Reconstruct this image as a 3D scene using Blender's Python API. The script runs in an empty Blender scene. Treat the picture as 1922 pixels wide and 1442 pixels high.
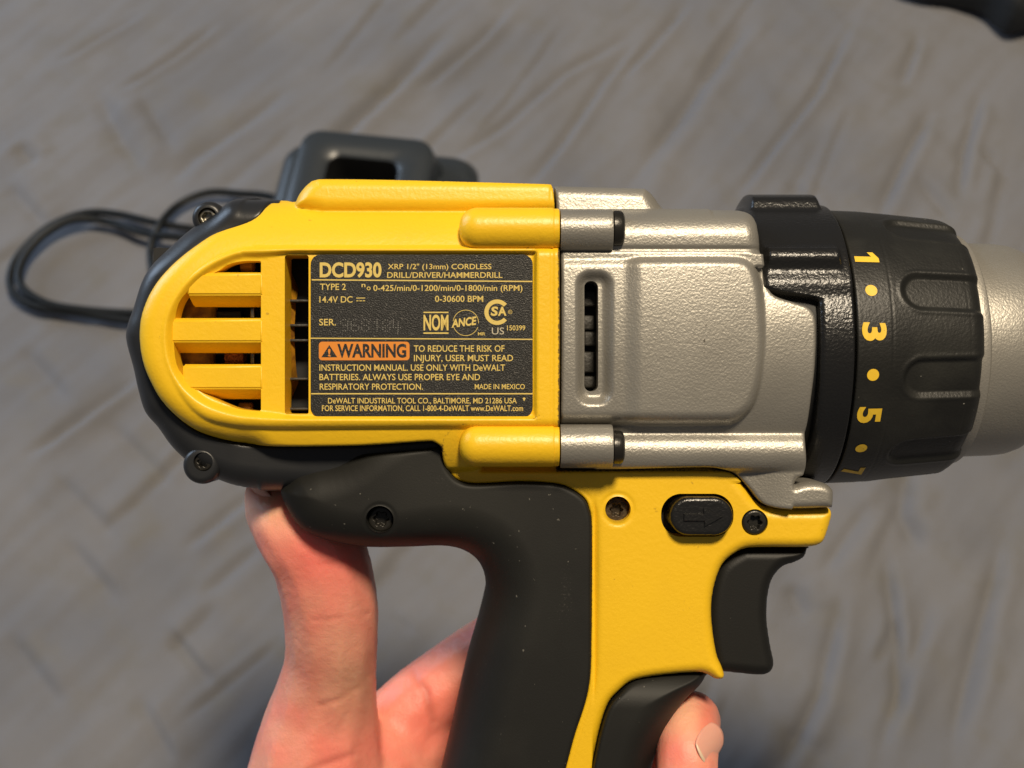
import bpy, bmesh, math, random
import numpy as np
from mathutils import Matrix, Vector

random.seed(4)
rng = np.random.default_rng(7)
SC = bpy.context.scene
COL = SC.collection

# ------------------------------------------------------------------ camera
CX, CY, F = 961.0, 721.0, 2300.0       # photo centre and focal length (photo pixels)
D = 270.6                              # mm from lens to the label face of the drill
PITCH = math.radians(62)               # camera looks down on the cloth
REACH = 0.655                          # m from lens to the cloth along the view axis
O = Vector((0, 0, (REACH - D/1000) * math.sin(PITCH)))
ROT = Matrix.Rotation(-PITCH, 4, 'X')
FRAME = Matrix.Translation(O) @ ROT    # frame of the held drill: x right, y away, z up the tool

cam_d = bpy.data.cameras.new("camera")
cam = bpy.data.objects.new("camera", cam_d); COL.objects.link(cam)
cam.matrix_world = FRAME @ Matrix.Translation((0, -D/1000, 0)) @ Matrix.Rotation(math.pi/2, 4, 'X')
cam_d.sensor_width = 36; cam_d.lens = 36 * F / 1922
cam_d.clip_start = 0.01; cam_d.clip_end = 50
cam_d.dof.use_dof = True
cam_d.dof.focus_distance = (D + 3) / 1000
cam_d.dof.aperture_fstop = 18.0
SC.camera = cam

# ------------------------------------------------------------------ light
w = bpy.data.worlds.new("World"); SC.world = w; w.use_nodes = True
bg = w.node_tree.nodes["Background"]
bg.inputs[0].default_value = (0.62, 0.62, 0.66, 1); bg.inputs[1].default_value = 0.13

def area(name, loc, target, size, power, color, shape='DISK', size_y=None):
    d = bpy.data.lights.new(name, 'AREA'); d.shape = shape; d.size = size
    if size_y: d.size_y = size_y
    d.energy = power; d.color = color
    o = bpy.data.objects.new(name, d); COL.objects.link(o)
    o.location = loc
    o.rotation_euler = (Vector(target) - Vector(loc)).to_track_quat('-Z', 'Y').to_euler()
    return o
area("ceiling_lamp", (0.28, 0.29, 2.3), (0, 0, 0.2), 0.36, 48, (1.0, 0.845, 0.63))
area("window_light", (-1.5, 1.0, 0.75), (0, 0, 0.15), 0.8, 18, (0.60, 0.77, 1.0), 'RECTANGLE', 1.1)
SC.view_settings.view_transform = 'Standard'
SC.view_settings.look = 'None'
SC.view_settings.exposure = 0.10
SC.view_settings.gamma = 1.0

# ------------------------------------------------------------------ helpers
MM = 0.001
def U(px, py, y=0.0):
    k = (D + y) / F
    return ((px - CX) * k, (CY - py) * k)
def UX(px, y=0.0): return (px - CX) * (D + y) / F
def UZ(py, y=0.0): return (CY - py) * (D + y) / F

def outline(pts, y=0.0, n=6, smooth=True):
    """photo outline (px, py[, y]) -> closed polygon in mm; a repeated point makes a corner"""
    P = np.array([U(p[0], p[1], p[2] if len(p) > 2 else y) for p in pts])
    if not smooth: return P
    N = len(P); out = []
    for i in range(N):
        p0, p1, p2, p3 = P[i-1], P[i], P[(i+1) % N], P[(i+2) % N]
        if np.allclose(p1, p2): continue
        m = max(2, min(n, int(np.hypot(*(p2-p1)) / 0.35)))
        for t in np.linspace(0, 1, m, endpoint=False):
            t2, t3 = t*t, t*t*t
            out.append(0.5*((2*p1) + (-p0+p2)*t + (2*p0-5*p1+4*p2-p3)*t2 + (-p0+3*p1-3*p2+p3)*t3))
    return np.array(out)

def poly_sdf(P):
    A = P; B = np.roll(P, -1, axis=0)
    def f(x, z):
        x = np.asarray(x, float); z = np.asarray(z, float)
        sh = x.shape; x = x.ravel(); z = z.ravel()
        res = np.empty(len(x))
        E = B - A; L = np.maximum((E**2).sum(1), 1e-12)
        for s in range(0, len(x), 12000):
            xx = x[s:s+12000, None]; zz = z[s:s+12000, None]
            wx = xx - A[:, 0]; wz = zz - A[:, 1]
            t = np.clip((wx*E[:, 0] + wz*E[:, 1]) / L, 0, 1)
            d2 = (wx - t*E[:, 0])**2 + (wz - t*E[:, 1])**2
            c1 = (A[:, 1] <= zz) & (B[:, 1] > zz); c2 = (A[:, 1] > zz) & (B[:, 1] <= zz)
            cr = E[:, 0]*wz - E[:, 1]*wx
            wn = (c1 & (cr > 0)).sum(1) - (c2 & (cr < 0)).sum(1)
            res[s:s+12000] = np.sqrt(d2.min(1)) * np.where(wn != 0, -1, 1)
        return res.reshape(sh)
    return f
def sd_box(x, z, x0, x1, z0, z1, r):
    cx, cz, hx, hz = (x0+x1)/2, (z0+z1)/2, abs(x1-x0)/2, abs(z1-z0)/2
    qx = np.abs(x-cx) - hx + r; qz = np.abs(z-cz) - hz + r
    return np.hypot(np.maximum(qx, 0), np.maximum(qz, 0)) + np.minimum(np.maximum(qx, qz), 0) - r
def pxbox(x, z, a, b, c, d, r, y=0):
    """rounded box given in photo px: x a..b, py c..d, radius px"""
    return sd_box(x, z, UX(a, y), UX(b, y), UZ(d, y), UZ(c, y), r*(D+y)/F)
def sst(a, b, x):
    t = np.clip((x-a)/(b-a), 0, 1); return t*t*(3-2*t)
def rnd(d, r, h=None):
    """depth lost at distance d inside an edge rounded with radius r (elliptic height h)"""
    h = r if h is None else h
    t = np.clip(1 - d/r, 0, 1)
    return h*(1 - np.sqrt(np.maximum(1 - t*t, 0)))

def perlin(x, y, seed=0):
    r = np.random.default_rng(seed); T = 64
    ang = r.random((T, T))*2*np.pi; gx, gy = np.cos(ang), np.sin(ang)
    xi = np.floor(x).astype(int); yi = np.floor(y).astype(int); xf = x-xi; yf = y-yi
    u = xf*xf*xf*(xf*(xf*6-15)+10); v = yf*yf*yf*(yf*(yf*6-15)+10)
    def g(i, j, a, b): return gx[i % T, j % T]*a + gy[i % T, j % T]*b
    n00 = g(xi, yi, xf, yf); n10 = g(xi+1, yi, xf-1, yf); n01 = g(xi, yi+1, xf, yf-1); n11 = g(xi+1, yi+1, xf-1, yf-1)
    return (n00*(1-u)+n10*u)*(1-v) + (n01*(1-u)+n11*u)*v

# ---- materials
def mat(name, color, rough=0.5, metal=0.0, bumps=(), spec=0.5, var=None, grime=None, coat=0.0, sss=None, speck=None, attr_col=None):
    """bumps: (scale, strength, distance); var: (scale, colour, lo, hi); grime: colour for the 'grime' attribute"""
    m = bpy.data.materials.new(name); m.use_nodes = True
    nt = m.node_tree; N = nt.nodes; L = nt.links
    b = N["Principled BSDF"]
    b.inputs["Base Color"].default_value = (*color, 1); b.inputs["Roughness"].default_value = rough
    b.inputs["Metallic"].default_value = metal; b.inputs["Specular IOR Level"].default_value = spec
    b.inputs["Coat Weight"].default_value = coat; b.inputs["Coat Roughness"].default_value = 0.25
    tc = N.new("ShaderNodeTexCoord"); csrc = None
    def mix(fac, c2):
        nonlocal csrc
        mx = N.new("ShaderNodeMix"); mx.data_type = 'RGBA'
        L.new(fac, mx.inputs[0])
        if csrc is None: mx.inputs[6].default_value = (*color, 1)
        else: L.new(csrc, mx.inputs[6])
        mx.inputs[7].default_value = (*c2, 1); csrc = mx.outputs[2]
    if attr_col:
        at = N.new("ShaderNodeAttribute"); at.attribute_name = attr_col; csrc = at.outputs["Color"]
    for v in (var or ()):
        nz = N.new("ShaderNodeTexNoise"); nz.inputs["Scale"].default_value = v[0]; nz.inputs["Detail"].default_value = 5
        L.new(tc.outputs["Object"], nz.inputs["Vector"])
        mr = N.new("ShaderNodeMapRange"); mr.inputs[1].default_value = v[2]; mr.inputs[2].default_value = v[3]
        L.new(nz.outputs["Fac"], mr.inputs[0]); mix(mr.outputs[0], v[1])
    if grime:
        at = N.new("ShaderNodeAttribute"); at.attribute_name = "grime"
        nz = N.new("ShaderNodeTexNoise"); nz.inputs["Scale"].default_value = 1900; nz.inputs["Detail"].default_value = 4
        L.new(tc.outputs["Object"], nz.inputs["Vector"])
        ad = N.new("ShaderNodeMath"); ad.operation = 'ADD'; L.new(at.outputs["Fac"], ad.inputs[0]); L.new(nz.outputs["Fac"], ad.inputs[1])
        mr = N.new("ShaderNodeMapRange"); mr.inputs[1].default_value = 0.85; mr.inputs[2].default_value = 1.15; mr.inputs[4].default_value = 0.9
        L.new(ad.outputs[0], mr.inputs[0]); mix(mr.outputs[0], grime)
        rr = N.new("ShaderNodeMapRange"); rr.inputs[3].default_value = rough; rr.inputs[4].default_value = 0.8
        L.new(mr.outputs[0], rr.inputs[0]); L.new(rr.outputs[0], b.inputs["Roughness"])
    if speck:
        vo = N.new("ShaderNodeTexNoise"); vo.inputs["Scale"].default_value = speck[0]; vo.inputs["Detail"].default_value = 2
        L.new(tc.outputs["Object"], vo.inputs["Vector"])
        mr = N.new("ShaderNodeMapRange"); mr.inputs[1].default_value = speck[2]; mr.inputs[2].default_value = speck[2]+0.04; mr.inputs[4].default_value = speck[3]
        L.new(vo.outputs["Fac"], mr.inputs[0]); mix(mr.outputs[0], speck[1])
    if csrc is not None: L.new(csrc, b.inputs["Base Color"])
    prev = None
    for sc, st, dist in bumps:
        nz = N.new("ShaderNodeTexNoise"); nz.inputs["Scale"].default_value = sc; nz.inputs["Detail"].default_value = 3
        L.new(tc.outputs["Object"], nz.inputs["Vector"])
        bp = N.new("ShaderNodeBump"); bp.inputs["Strength"].default_value = st; bp.inputs["Distance"].default_value = dist
        L.new(nz.outputs["Fac"], bp.inputs["Height"])
        if prev is not None: L.new(prev, bp.inputs["Normal"])
        prev = bp.outputs["Normal"]
    if prev is not None: L.new(prev, b.inputs["Normal"])
    if sss:
        b.inputs["Subsurface Weight"].default_value = sss[0]; b.inputs["Subsurface Radius"].default_value = sss[1]; b.inputs["Subsurface Scale"].default_value = sss[2]
    return m

M = {}
M['yellow'] = mat("yellow_plastic", (0.88, 0.54, 0.014), 0.40, bumps=[(1500, .16, .0003), (700, .12, .0005)],
                  var=[(60, (0.84, 0.51, 0.015), .45, .75)], grime=(0.05, 0.03, 0.012), speck=(420, (0.28, 0.15, 0.02), 0.735, .5))
M['yellow_in'] = mat("yellow_plastic_dark", (0.48, 0.22, 0.008), 0.6, var=[(300, (0.20, 0.08, 0.006), .42, .66)])  # darker, mottled yellow for the parts inside the openings
M['silver'] = mat("silver_paint", (0.335, 0.318, 0.28), 0.40, metal=0.52, bumps=[(1900, .26, .0004), (800, .06, .0005)],
                  grime=(0.03, 0.022, 0.014), var=[(70, (0.30, 0.284, 0.25), .4, .7)])
M['silver_fine'] = mat("silver_satin", (0.34, 0.322, 0.285), 0.45, metal=0.5, bumps=[(1900, .32, .0003)], speck=(500, (0.22, 0.20, 0.17), 0.71, .4))
M['rubber'] = mat("black_rubber", (0.012, 0.012, 0.011), 0.55, spec=.28, bumps=[(2500, .10, .0002)], grime=(0.06, 0.055, 0.05),
                  var=[(38, (0.018, 0.018, 0.016), .45, .7)], speck=(900, (0.20, 0.19, 0.165), 0.735, .6))
M['bumper'] = mat("grey_rubber", (0.018, 0.019, 0.021), 0.36, spec=.4, bumps=[(2000, .10, .0002)], grime=(0.08, 0.075, 0.06),
                  speck=(700, (0.25, 0.25, 0.22), 0.78, .7))
M['collar'] = mat("black_gloss_plastic", (0.011, 0.011, 0.011), 0.27, bumps=[(1500, .35, .0004)])
M['clutch'] = mat("black_satin_plastic", (0.013, 0.013, 0.0115), 0.42, spec=.4, bumps=[(1500, .30, .0003)],
                  speck=(800, (0.35, 0.34, 0.30), 0.77, .8), var=[(90, (0.022, 0.022, 0.019), .45, .7)])
M['trigger'] = mat("black_matt_plastic", (0.011, 0.011, 0.010), 0.5, spec=.3, bumps=[(2600, .12, .0002)], speck=(900, (0.3, 0.28, 0.24), 0.785, .8))
M['void'] = mat("dark_inside", (0.006, 0.006, 0.006), 0.6)  # shade inside openings and gaps, put into a near-black colour
M['blade'] = mat("dark_blade", (0.030, 0.028, 0.024), 0.55, bumps=[(900, .4, .0006)])
M['copper'] = mat("copper_wire", (0.42, 0.13, 0.04), 0.45, metal=.6, bumps=[(1500, .8, .001)])
M['metal'] = mat("worn_steel", (0.42, 0.40, 0.34), 0.35, metal=1.0, var=[(500, (0.16, 0.14, 0.10), .45, .65)])
M['darkmetal'] = mat("black_steel", (0.030, 0.028, 0.024), 0.32, metal=.5, bumps=[(1500, .2, .0003)])
M['rusty'] = mat("grimy_screw", (0.05, 0.035, 0.02), 0.45, metal=.5, var=[(900, (0.12, 0.09, 0.05), .45, .7)])
M['label'] = mat("label_film", (0.017, 0.0168, 0.016), 0.40, spec=.35, bumps=[(3200, .5, .0003)], speck=(2600, (0.16, 0.15, 0.13), 0.66, .6))
M['print'] = mat("yellow_print", (0.68, 0.51, 0.135), 0.5, speck=(2600, (0.35, 0.25, 0.06), 0.66, .5))
M['print_pale'] = mat("pale_print", (0.50, 0.45, 0.33), 0.5)
M['orange'] = mat("orange_print", (0.72, 0.24, 0.022), 0.5, speck=(2600, (0.45, 0.16, 0.03), 0.68, .5))
M['stamp'] = mat("stamped_dots", (0.10, 0.097, 0.09), 0.3)
M['numeral'] = mat("numeral_yellow", (0.85, 0.55, 0.035), 0.5, speck=(1500, (0.25, 0.17, 0.03), 0.70, .5))
M['charger'] = mat("charger_plastic", (0.030, 0.036, 0.042), 0.33, bumps=[(400, .15, .0005)])
M['cord'] = mat("cord_rubber", (0.007, 0.009, 0.011), 0.5, spec=.3)
M['bag'] = mat("bag_fabric", (0.012, 0.014, 0.016), 0.75, bumps=[(150, .3, .002)])
M['tag'] = mat("pale_fabric", (0.35, 0.33, 0.24), 0.8)

# ---- object plumbing
def link(name, me, m=None, parent=None, smooth=True):
    o = bpy.data.objects.new(name, me); COL.objects.link(o)
    if m is not None: me.materials.append(m)
    if smooth and len(me.polygons):
        me.polygons.foreach_set("use_smooth", [True]*len(me.polygons))
    if parent is not None: o.parent = parent
    return o
def mesh(name, verts, faces):
    me = bpy.data.meshes.new(name)
    me.from_pydata([tuple(v) for v in verts], [], faces); me.update(); return me
def sharpen(me, deg=35):
    bm = bmesh.new(); bm.from_mesh(me)
    for e in bm.edges:
        if len(e.link_faces) == 2 and e.calc_face_angle(0) > math.radians(deg): e.smooth = False
    bm.to_mesh(me); bm.free()
def thing(name, label, cat, matrix=None, group=None):
    o = bpy.data.objects.new(name, None); COL.objects.link(o); o.empty_display_size = 0.02
    if matrix is not None: o.matrix_world = matrix
    o['label'] = label; o['category'] = cat
    if group: o['group'] = group
    return o

def hf_raw(sdf, yf, bounds, res, wallf, gf=None, flip=False):
    """height field y=yf(x,z) cut exactly at sdf=0, with side walls back to wallf(x,z,y)"""
    x0, x1, z0, z1 = bounds
    xs = np.arange(x0, x1+res, res); zs = np.arange(z0, z1+res, res)
    X, Z = np.meshgrid(xs, zs, indexing='ij'); S = sdf(X, Z); S = np.where(np.abs(S) < 1e-6, 1e-6, S)
    ins = S < 0
    nx, nz = S.shape
    gi = -np.ones(S.shape, int); gi[ins] = np.arange(ins.sum())
    PX = [X[ins]]; PZ = [Z[ins]]; n = int(ins.sum())
    hx = -np.ones((nx-1, nz), int); c = ins[:-1, :] != ins[1:, :]
    t = S[:-1, :][c]/(S[:-1, :][c]-S[1:, :][c]); hx[c] = np.arange(n, n+c.sum()); n += int(c.sum())
    PX.append(X[:-1, :][c] + t*res); PZ.append(Z[:-1, :][c])
    hz = -np.ones((nx, nz-1), int); c = ins[:, :-1] != ins[:, 1:]
    t = S[:, :-1][c]/(S[:, :-1][c]-S[:, 1:][c]); hz[c] = np.arange(n, n+c.sum()); n += int(c.sum())
    PX.append(X[:, :-1][c]); PZ.append(Z[:, :-1][c] + t*res)
    px = np.concatenate(PX); pz = np.concatenate(PZ); py = yf(px, pz)
    k = ins[:-1, :-1].astype(int)+ins[1:, :-1]+ins[1:, 1:]+ins[:-1, 1:]
    full = k == 4; I, J = np.nonzero(full)
    faces = np.stack([gi[I, J], gi[I+1, J], gi[I+1, J+1], gi[I, J+1]], 1).tolist()
    bedges = []
    for i, j in zip(*np.nonzero((k > 0) & (k < 4))):
        cor = [(i, j), (i+1, j), (i+1, j+1), (i, j+1)]
        eds = [hx[i, j], hz[i+1, j], hx[i, j+1], hz[i, j]]
        poly = []; isE = []
        for q in range(4):
            if ins[cor[q]]: poly.append(int(gi[cor[q]])); isE.append(False)
            if eds[q] >= 0: poly.append(int(eds[q])); isE.append(True)
        if len(poly) >= 3: faces.append(poly)
        for q in range(len(poly)):
            if isE[q] and isE[(q+1) % len(poly)]: bedges.append((poly[q], poly[(q+1) % len(poly)]))
    nb = len(px)
    be = np.array(bedges, int).reshape(-1, 2)
    ub, inv = np.unique(be, return_inverse=True); inv = inv.reshape(-1, 2)
    wy = wallf(px[ub], pz[ub], py[ub]) if callable(wallf) else np.full(len(ub), float(wallf))
    wy = np.maximum(wy, py[ub]+0.02)
    vx = np.concatenate([px, px[ub], px[ub]]); vz = np.concatenate([pz, pz[ub], pz[ub]]); vy = np.concatenate([py, py[ub], wy])
    m = len(ub)
    for a, b in inv: faces.append([int(nb+b), int(nb+a), int(nb+m+a), int(nb+m+b)])
    g = None
    if gf is not None:
        gg = gf(px, pz); g = np.concatenate([gg, gg[ub], gg[ub]])
    V = np.stack([vx, vy, vz], 1)
    if flip: faces = [f[::-1] for f in faces]
    return V, faces, g
def hf(name, sdf, yf, bounds, res, wallf, m, parent, gf=None, back=None, back_res=1.3):
    """back=(axis depth, sdf): add the mirrored far half of the part"""
    V, Fc, g = hf_raw(sdf, yf, bounds, res, wallf, gf)
    if back:
        ya, bs = back
        V2, F2, g2 = hf_raw(bs or sdf, yf, bounds, back_res, ya, gf, flip=True)
        V2[:, 1] = 2*ya - V2[:, 1]
        off = len(V); V = np.concatenate([V, V2]); Fc = Fc + [[q+off for q in f] for f in F2]
        if g is not None: g = np.concatenate([g, g2])
    me = mesh(name, V*MM, Fc)
    if g is not None:
        at = me.attributes.new("grime", 'FLOAT', 'POINT'); at.data.foreach_set("value", g.astype(np.float32))
    return link(name, me, m, parent)
def bnds(P, pad=0.6):
    return (P[:, 0].min()-pad, P[:, 0].max()+pad, P[:, 1].min()-pad, P[:, 1].max()+pad)

def tube_fn(name, xf, rf, nu, nt, m, parent, ya, za, th0=0, th1=360, flat=False):
    """surface of revolution along x with x=xf(u,th), r=rf(x,u,th); u in 0..1"""
    full = th1-th0 >= 360
    th = np.radians(np.linspace(th0, th1, nt, endpoint=not full)); u = np.linspace(0, 1, nu)
    Uu, T = np.meshgrid(u, th, indexing='ij')
    X = xf(Uu, T); R = rf(X, Uu, T)
    V = np.stack([X, ya - R*np.cos(T), za + R*np.sin(T)], -1).reshape(-1, 3)
    Fc = []
    for i in range(nu-1):
        for j in range(nt if full else nt-1):
            j2 = (j+1) % nt
            Fc.append((i*nt+j, i*nt+j2, (i+1)*nt+j2, (i+1)*nt+j))
    me = mesh(name, V*MM, Fc)
    bm = bmesh.new(); bm.from_mesh(me); bmesh.ops.recalc_face_normals(bm, faces=bm.faces); bm.to_mesh(me); bm.free()
    return link(name, me, m, parent, smooth=not flat)
def lathe_x(name, prof, m, parent, ya, za, nt=64):
    """prof: list of (x, r)"""
    P = np.array(prof, float); n = len(P)
    o = tube_fn(name, lambda u, t: np.interp(u*(n-1), range(n), P[:, 0]), lambda x, u, t: np.interp(u*(n-1), range(n), P[:, 1]), n, nt, m, parent, ya, za)
    sharpen(o.data, 40); return o
def box(name, lo, hi, m, parent, bev=0.3, seg=2):
    bm = bmesh.new(); bmesh.ops.create_cube(bm, size=1)
    for v in bm.verts:
        v.co = Vector([(lo[k] if v.co[k] < 0 else hi[k])*MM for k in range(3)])
    if bev: bmesh.ops.bevel(bm, geom=bm.edges[:], offset=bev*MM, segments=seg, affect='EDGES', profile=0.5)
    me = bpy.data.meshes.new(name); bm.to_mesh(me); bm.free()
    o = link(name, me, m, parent); sharpen(me, 50); return o
def prism_x(name, prof, xa, xb, m, parent):
    """cross-section prof [(y,z)] along x"""
    n = len(prof)
    V = [(xa, p[0], p[1]) for p in prof] + [(xb, p[0], p[1]) for p in prof]
    Fc = [(i, (i+1) % n, n+(i+1) % n, n+i) for i in range(n)] + [tuple(range(n-1, -1, -1)), tuple(range(n, 2*n))]
    me = mesh(name, np.array(V)*MM, Fc)
    bm = bmesh.new(); bm.from_mesh(me); bmesh.ops.recalc_face_normals(bm, faces=bm.faces)
    bmesh.ops.bevel(bm, geom=bm.edges[:], offset=0.32*MM, segments=3, affect='EDGES'); bm.to_mesh(me); bm.free()
    sharpen(me, 45)
    return link(name, me, m, parent)
def screw(name, px, py, y, r, m, parent, star=0.5, hexa=False):
    cx, cz = U(px, py, y)
    sd = lambda x, z: np.hypot(x-cx, z-cz) - r
    def yf(x, z):
        d = np.hypot(x-cx, z-cz); a = np.arctan2(z-cz, x-cx)
        rs = star*r*(1 + (0.05 if hexa else 0.17)*np.cos(6*a+.4))
        return y + rnd(r-d, .25*r, .18*r) + 1.6*sst(0.12, -0.12, d-rs)
    return hf(name, sd, yf, (cx-r-.2, cx+r+.2, cz-r-.2, cz+r+.2), r/22, y+3.2, m, parent)

# ---- text
_fc = {}
def text_mesh(s, bold=0.0, shear=0.0, extrude=0.0):
    cu = bpy.data.curves.new("lettering_source", 'FONT'); cu.body = s; cu.size = 1; cu.offset = bold; cu.shear = shear
    cu.extrude = extrude; cu.resolution_u = 4
    o = bpy.data.objects.new("lettering_source", cu); COL.objects.link(o)
    dg = bpy.context.evaluated_depsgraph_get()
    me = bpy.data.meshes.new_from_object(o.evaluated_get(dg))
    V = np.array([v.co[:] for v in me.vertices]); Fc = [tuple(p.vertices) for p in me.polygons]
    bpy.data.objects.remove(o); bpy.data.curves.remove(cu); bpy.data.meshes.remove(me)
    return V, Fc
CAP = text_mesh("H")[0][:, 1].max()

# ------------------------------------------------------------------ cloth
def ground(px, py):
    """point of the cloth plane (world metres) seen at a photo pixel"""
    d = FRAME.to_3x3() @ Vector(((px-CX)/F, 1.0, (CY-py)/F))
    c = cam.matrix_world.translation
    t = -c.z/d.z
    return c + d*t
def make_cloth():
    gx = np.concatenate([np.linspace(-3, -.5, 24)[:-1], np.arange(-.5, .56, .0021), np.linspace(.56, 3, 24)[1:]])
    gy = np.concatenate([np.linspace(-2.5, -.12, 20)[:-1], np.arange(-.12, .75, .0021), np.linspace(.75, 3.5, 24)[1:]])
    X, Y = np.meshgrid(gx, gy, indexing='ij')
    creases = [  # photo polyline, depth mm, width mm
        ([(290,0),(210,40),(140,80),(90,110)], 1.0, 4), ([(420,20),(340,80),(270,125),(210,158)], 1.4, 4.5),
        ([(560,140),(450,220),(360,280),(300,340)], 1.6, 8), ([(170,150),(215,240),(275,330)], 1.2, 9),
        ([(880,0),(750,130),(670,205),(590,290),(480,400)], 2.6, 9), ([(970,-10),(900,60),(830,120),(780,160)], 1.8, 5),
        ([(1210,40),(1060,120),(930,230),(830,300)], 1.5, 5), ([(1210,50),(1130,140),(1050,260),(960,370)], 1.5, 5),
        ([(1300,-10),(1230,65),(1150,150)], 1.6, 5), ([(1420,10),(1345,110),(1280,200),(1150,380)], 2.2, 9),
        ([(1620,0),(1530,170),(1450,270),(1370,380)], 1.7, 4.5), ([(1730,50),(1690,160)], 1.2, 5),
        ([(1760,180),(1700,290),(1640,420)], 1.7, 6), ([(1850,150),(1812,280),(1800,380)], 1.6, 5),
        ([(1900,330),(1840,260)], 1.0, 6), ([(1480,330),(1560,420)], 1.0, 6), ([(1720,320),(1800,420)], 1.0, 7),
        ([(1710,860),(1695,960),(1740,1040)], 1.6, 8), ([(1660,1000),(1690,1200),(1690,1360)], 1.4, 5),
        ([(1590,1080),(1540,1300),(1460,1460)], 1.5, 6), ([(1900,960),(1840,1200),(1780,1460)], 1.5, 7),
        ([(1760,1100),(1700,1280),(1640,1442)], 1.2, 6), ([(1640,930),(1540,1080)], 1.4, 7), ([(1480,1090),(1520,1160)], 1.3, 8),
        ([(275,690),(160,770),(30,860)], 1.7, 5), ([(490,905),(330,1030)], 1.3, 5), ([(300,1165),(400,1290)], 1.0, 4),
        ([(110,1000),(220,1130)], .8, 6), ([(90,880),(220,1010)], .8, 6), ([(30,640),(130,760)], .9, 7), ([(190,780),(330,920)], .9, 6),
        ([(0,330),(90,430)], 1.2, 8), ([(20,260),(60,300)], 1.4, 9), ([(330,280),(250,150)], .9, 7),
        ([(0,1180),(120,1330)], .8, 6), ([(250,1300),(330,1442)], .8, 5), ([(640,1150),(760,1040)], .9, 6)]
    H = np.zeros_like(X)
    a = math.radians(50)
    u = X*math.cos(a)+Y*math.sin(a); v = -X*math.sin(a)+Y*math.cos(a)
    wob = perlin(X*5, Y*5, 3)*.05
    msk = .55+.45*np.clip(perlin(X*4+9, Y*4, 8)*2.2, -1, 1)
    # folds running away from the viewer and fine cross puckers
    def ridged(p): return 1-np.abs(p)*2
    H += 1.5*perlin(u*5, (v+wob)*17, 11) + .9*ridged(perlin(u*7+3, (v+wob)*30, 12))*msk + .75*perlin(u*14, v*70, 13) + .35*perlin(u*22, v*130, 14)
    b = math.radians(-42); u2 = X*math.cos(b)+Y*math.sin(b); v2 = -X*math.sin(b)+Y*math.cos(b)
    side = sst(-.15, .25, X)
    H += (.35+.55*side)*ridged(perlin(u2*9, (v2+wob)*34, 21))*(1.2-msk) + .50*perlin(u2*20, v2*85, 22)
    c3 = math.radians(72); u3 = X*math.cos(c3)+Y*math.sin(c3); v3 = -X*math.sin(c3)+Y*math.cos(c3)
    H += side*(.8*ridged(perlin(u3*6, (v3+wob)*26+5, 31)))
    H += 2.5*perlin(X*3.5, Y*3.5, 41)
    r2 = random.Random(12)
    def flow(px): return math.radians(33 + 38*min(max(px/1850, 0), 1.05))
    for k in range(48):          # long thin folds fanning across the sheet, and short cross puckers
        px, py = r2.uniform(-60, 1980), r2.uniform(-60, 1500)
        cross = r2.random() < .18
        an = flow(px) + r2.uniform(-.10, .10) - (math.radians(92) if cross else 0)
        ln = r2.uniform(50, 120) if cross else r2.uniform(110, 330)
        pl = []
        for q in range(4):
            pl.append((px, py)); px += math.cos(an)*ln/3; py -= math.sin(an)*ln/3; an += r2.uniform(-.06, .09)
        creases.append((pl, r2.uniform(.25, .6) if cross else r2.uniform(.35, .9), r2.uniform(2.8, 6.0)))
    for pl, dep, wid in creases:
        G = [ground(*p) for p in pl]
        pad = wid*MM*7
        a0, a1 = np.searchsorted(gx, [min(g.x for g in G)-pad, max(g.x for g in G)+pad])
        b0, b1 = np.searchsorted(gy, [min(g.y for g in G)-pad, max(g.y for g in G)+pad])
        if a1-a0 < 2 or b1-b0 < 2: continue
        Xs, Ys = X[a0:a1, b0:b1], Y[a0:a1, b0:b1]
        dmin = np.full(Xs.shape, 1e9); sd = np.zeros(Xs.shape); tt = np.zeros(Xs.shape)
        ns = len(G)-1
        for i in range(ns):
            ax, ay, bx, by = G[i].x, G[i].y, G[i+1].x, G[i+1].y
            ex, ey = bx-ax, by-ay; l2 = ex*ex+ey*ey
            t = np.clip(((Xs-ax)*ex+(Ys-ay)*ey)/l2, 0, 1)
            dd = np.hypot(Xs-ax-t*ex, Ys-ay-t*ey); c = dd < dmin
            sg = np.sign(ex*(Ys-ay)-ey*(Xs-ax))
            dmin = np.where(c, dd, dmin); sd = np.where(c, sg*dd, sd); tt = np.where(c, (i+t)/ns, tt)
        q = sd/(wid*MM*.55)
        fade = sst(0, .3, tt)*sst(1, .7, tt)
        H[a0:a1, b0:b1] += (-dep*1.5*np.exp(-np.abs(q)**1.4) + dep*.75*np.exp(-((q-2.0)/1.5)**2))*fade*np.exp(-(np.maximum(dmin-wid*MM*3, 0)/(wid*MM))**2)
    edge = sst(.9, .5, np.abs(X))*sst(1.4, .7, Y)*sst(-.9, -.1, Y)
    H = 1.9*H*edge - 6.0
    V = np.stack([X, Y, H*MM], -1).reshape(-1, 3)
    nx, ny = X.shape
    I, J = np.meshgrid(np.arange(nx-1), np.arange(ny-1), indexing='ij')
    q = (I*ny+J).ravel()
    Fc = np.stack([q, q+ny, q+ny+1, q+1], 1).tolist()
    m = mat("grey_cotton", (0.178, 0.177, 0.186), 0.85, spec=.2, bumps=[(900, .25, .0006), (120, .2, .001)],
            var=[(9, (0.150, 0.153, 0.168), .42, .62), (45, (0.160, 0.155, 0.148), .55, .8)])
    m.node_tree.nodes["Principled BSDF"].inputs["Sheen Weight"].default_value = .15
    o = link("bed_sheet", mesh("bed_sheet", V, Fc), m)
    o['kind'] = 'structure'
    return o
make_cloth()

# ------------------------------------------------------------------ the drill
YA, ZA = 33.0, 9.1          # depth and height of the tool's axis
drill = thing("power_drill", "yellow, black and silver cordless drill with a dark rating plate, held up in the hand", "power drill", FRAME)

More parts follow.
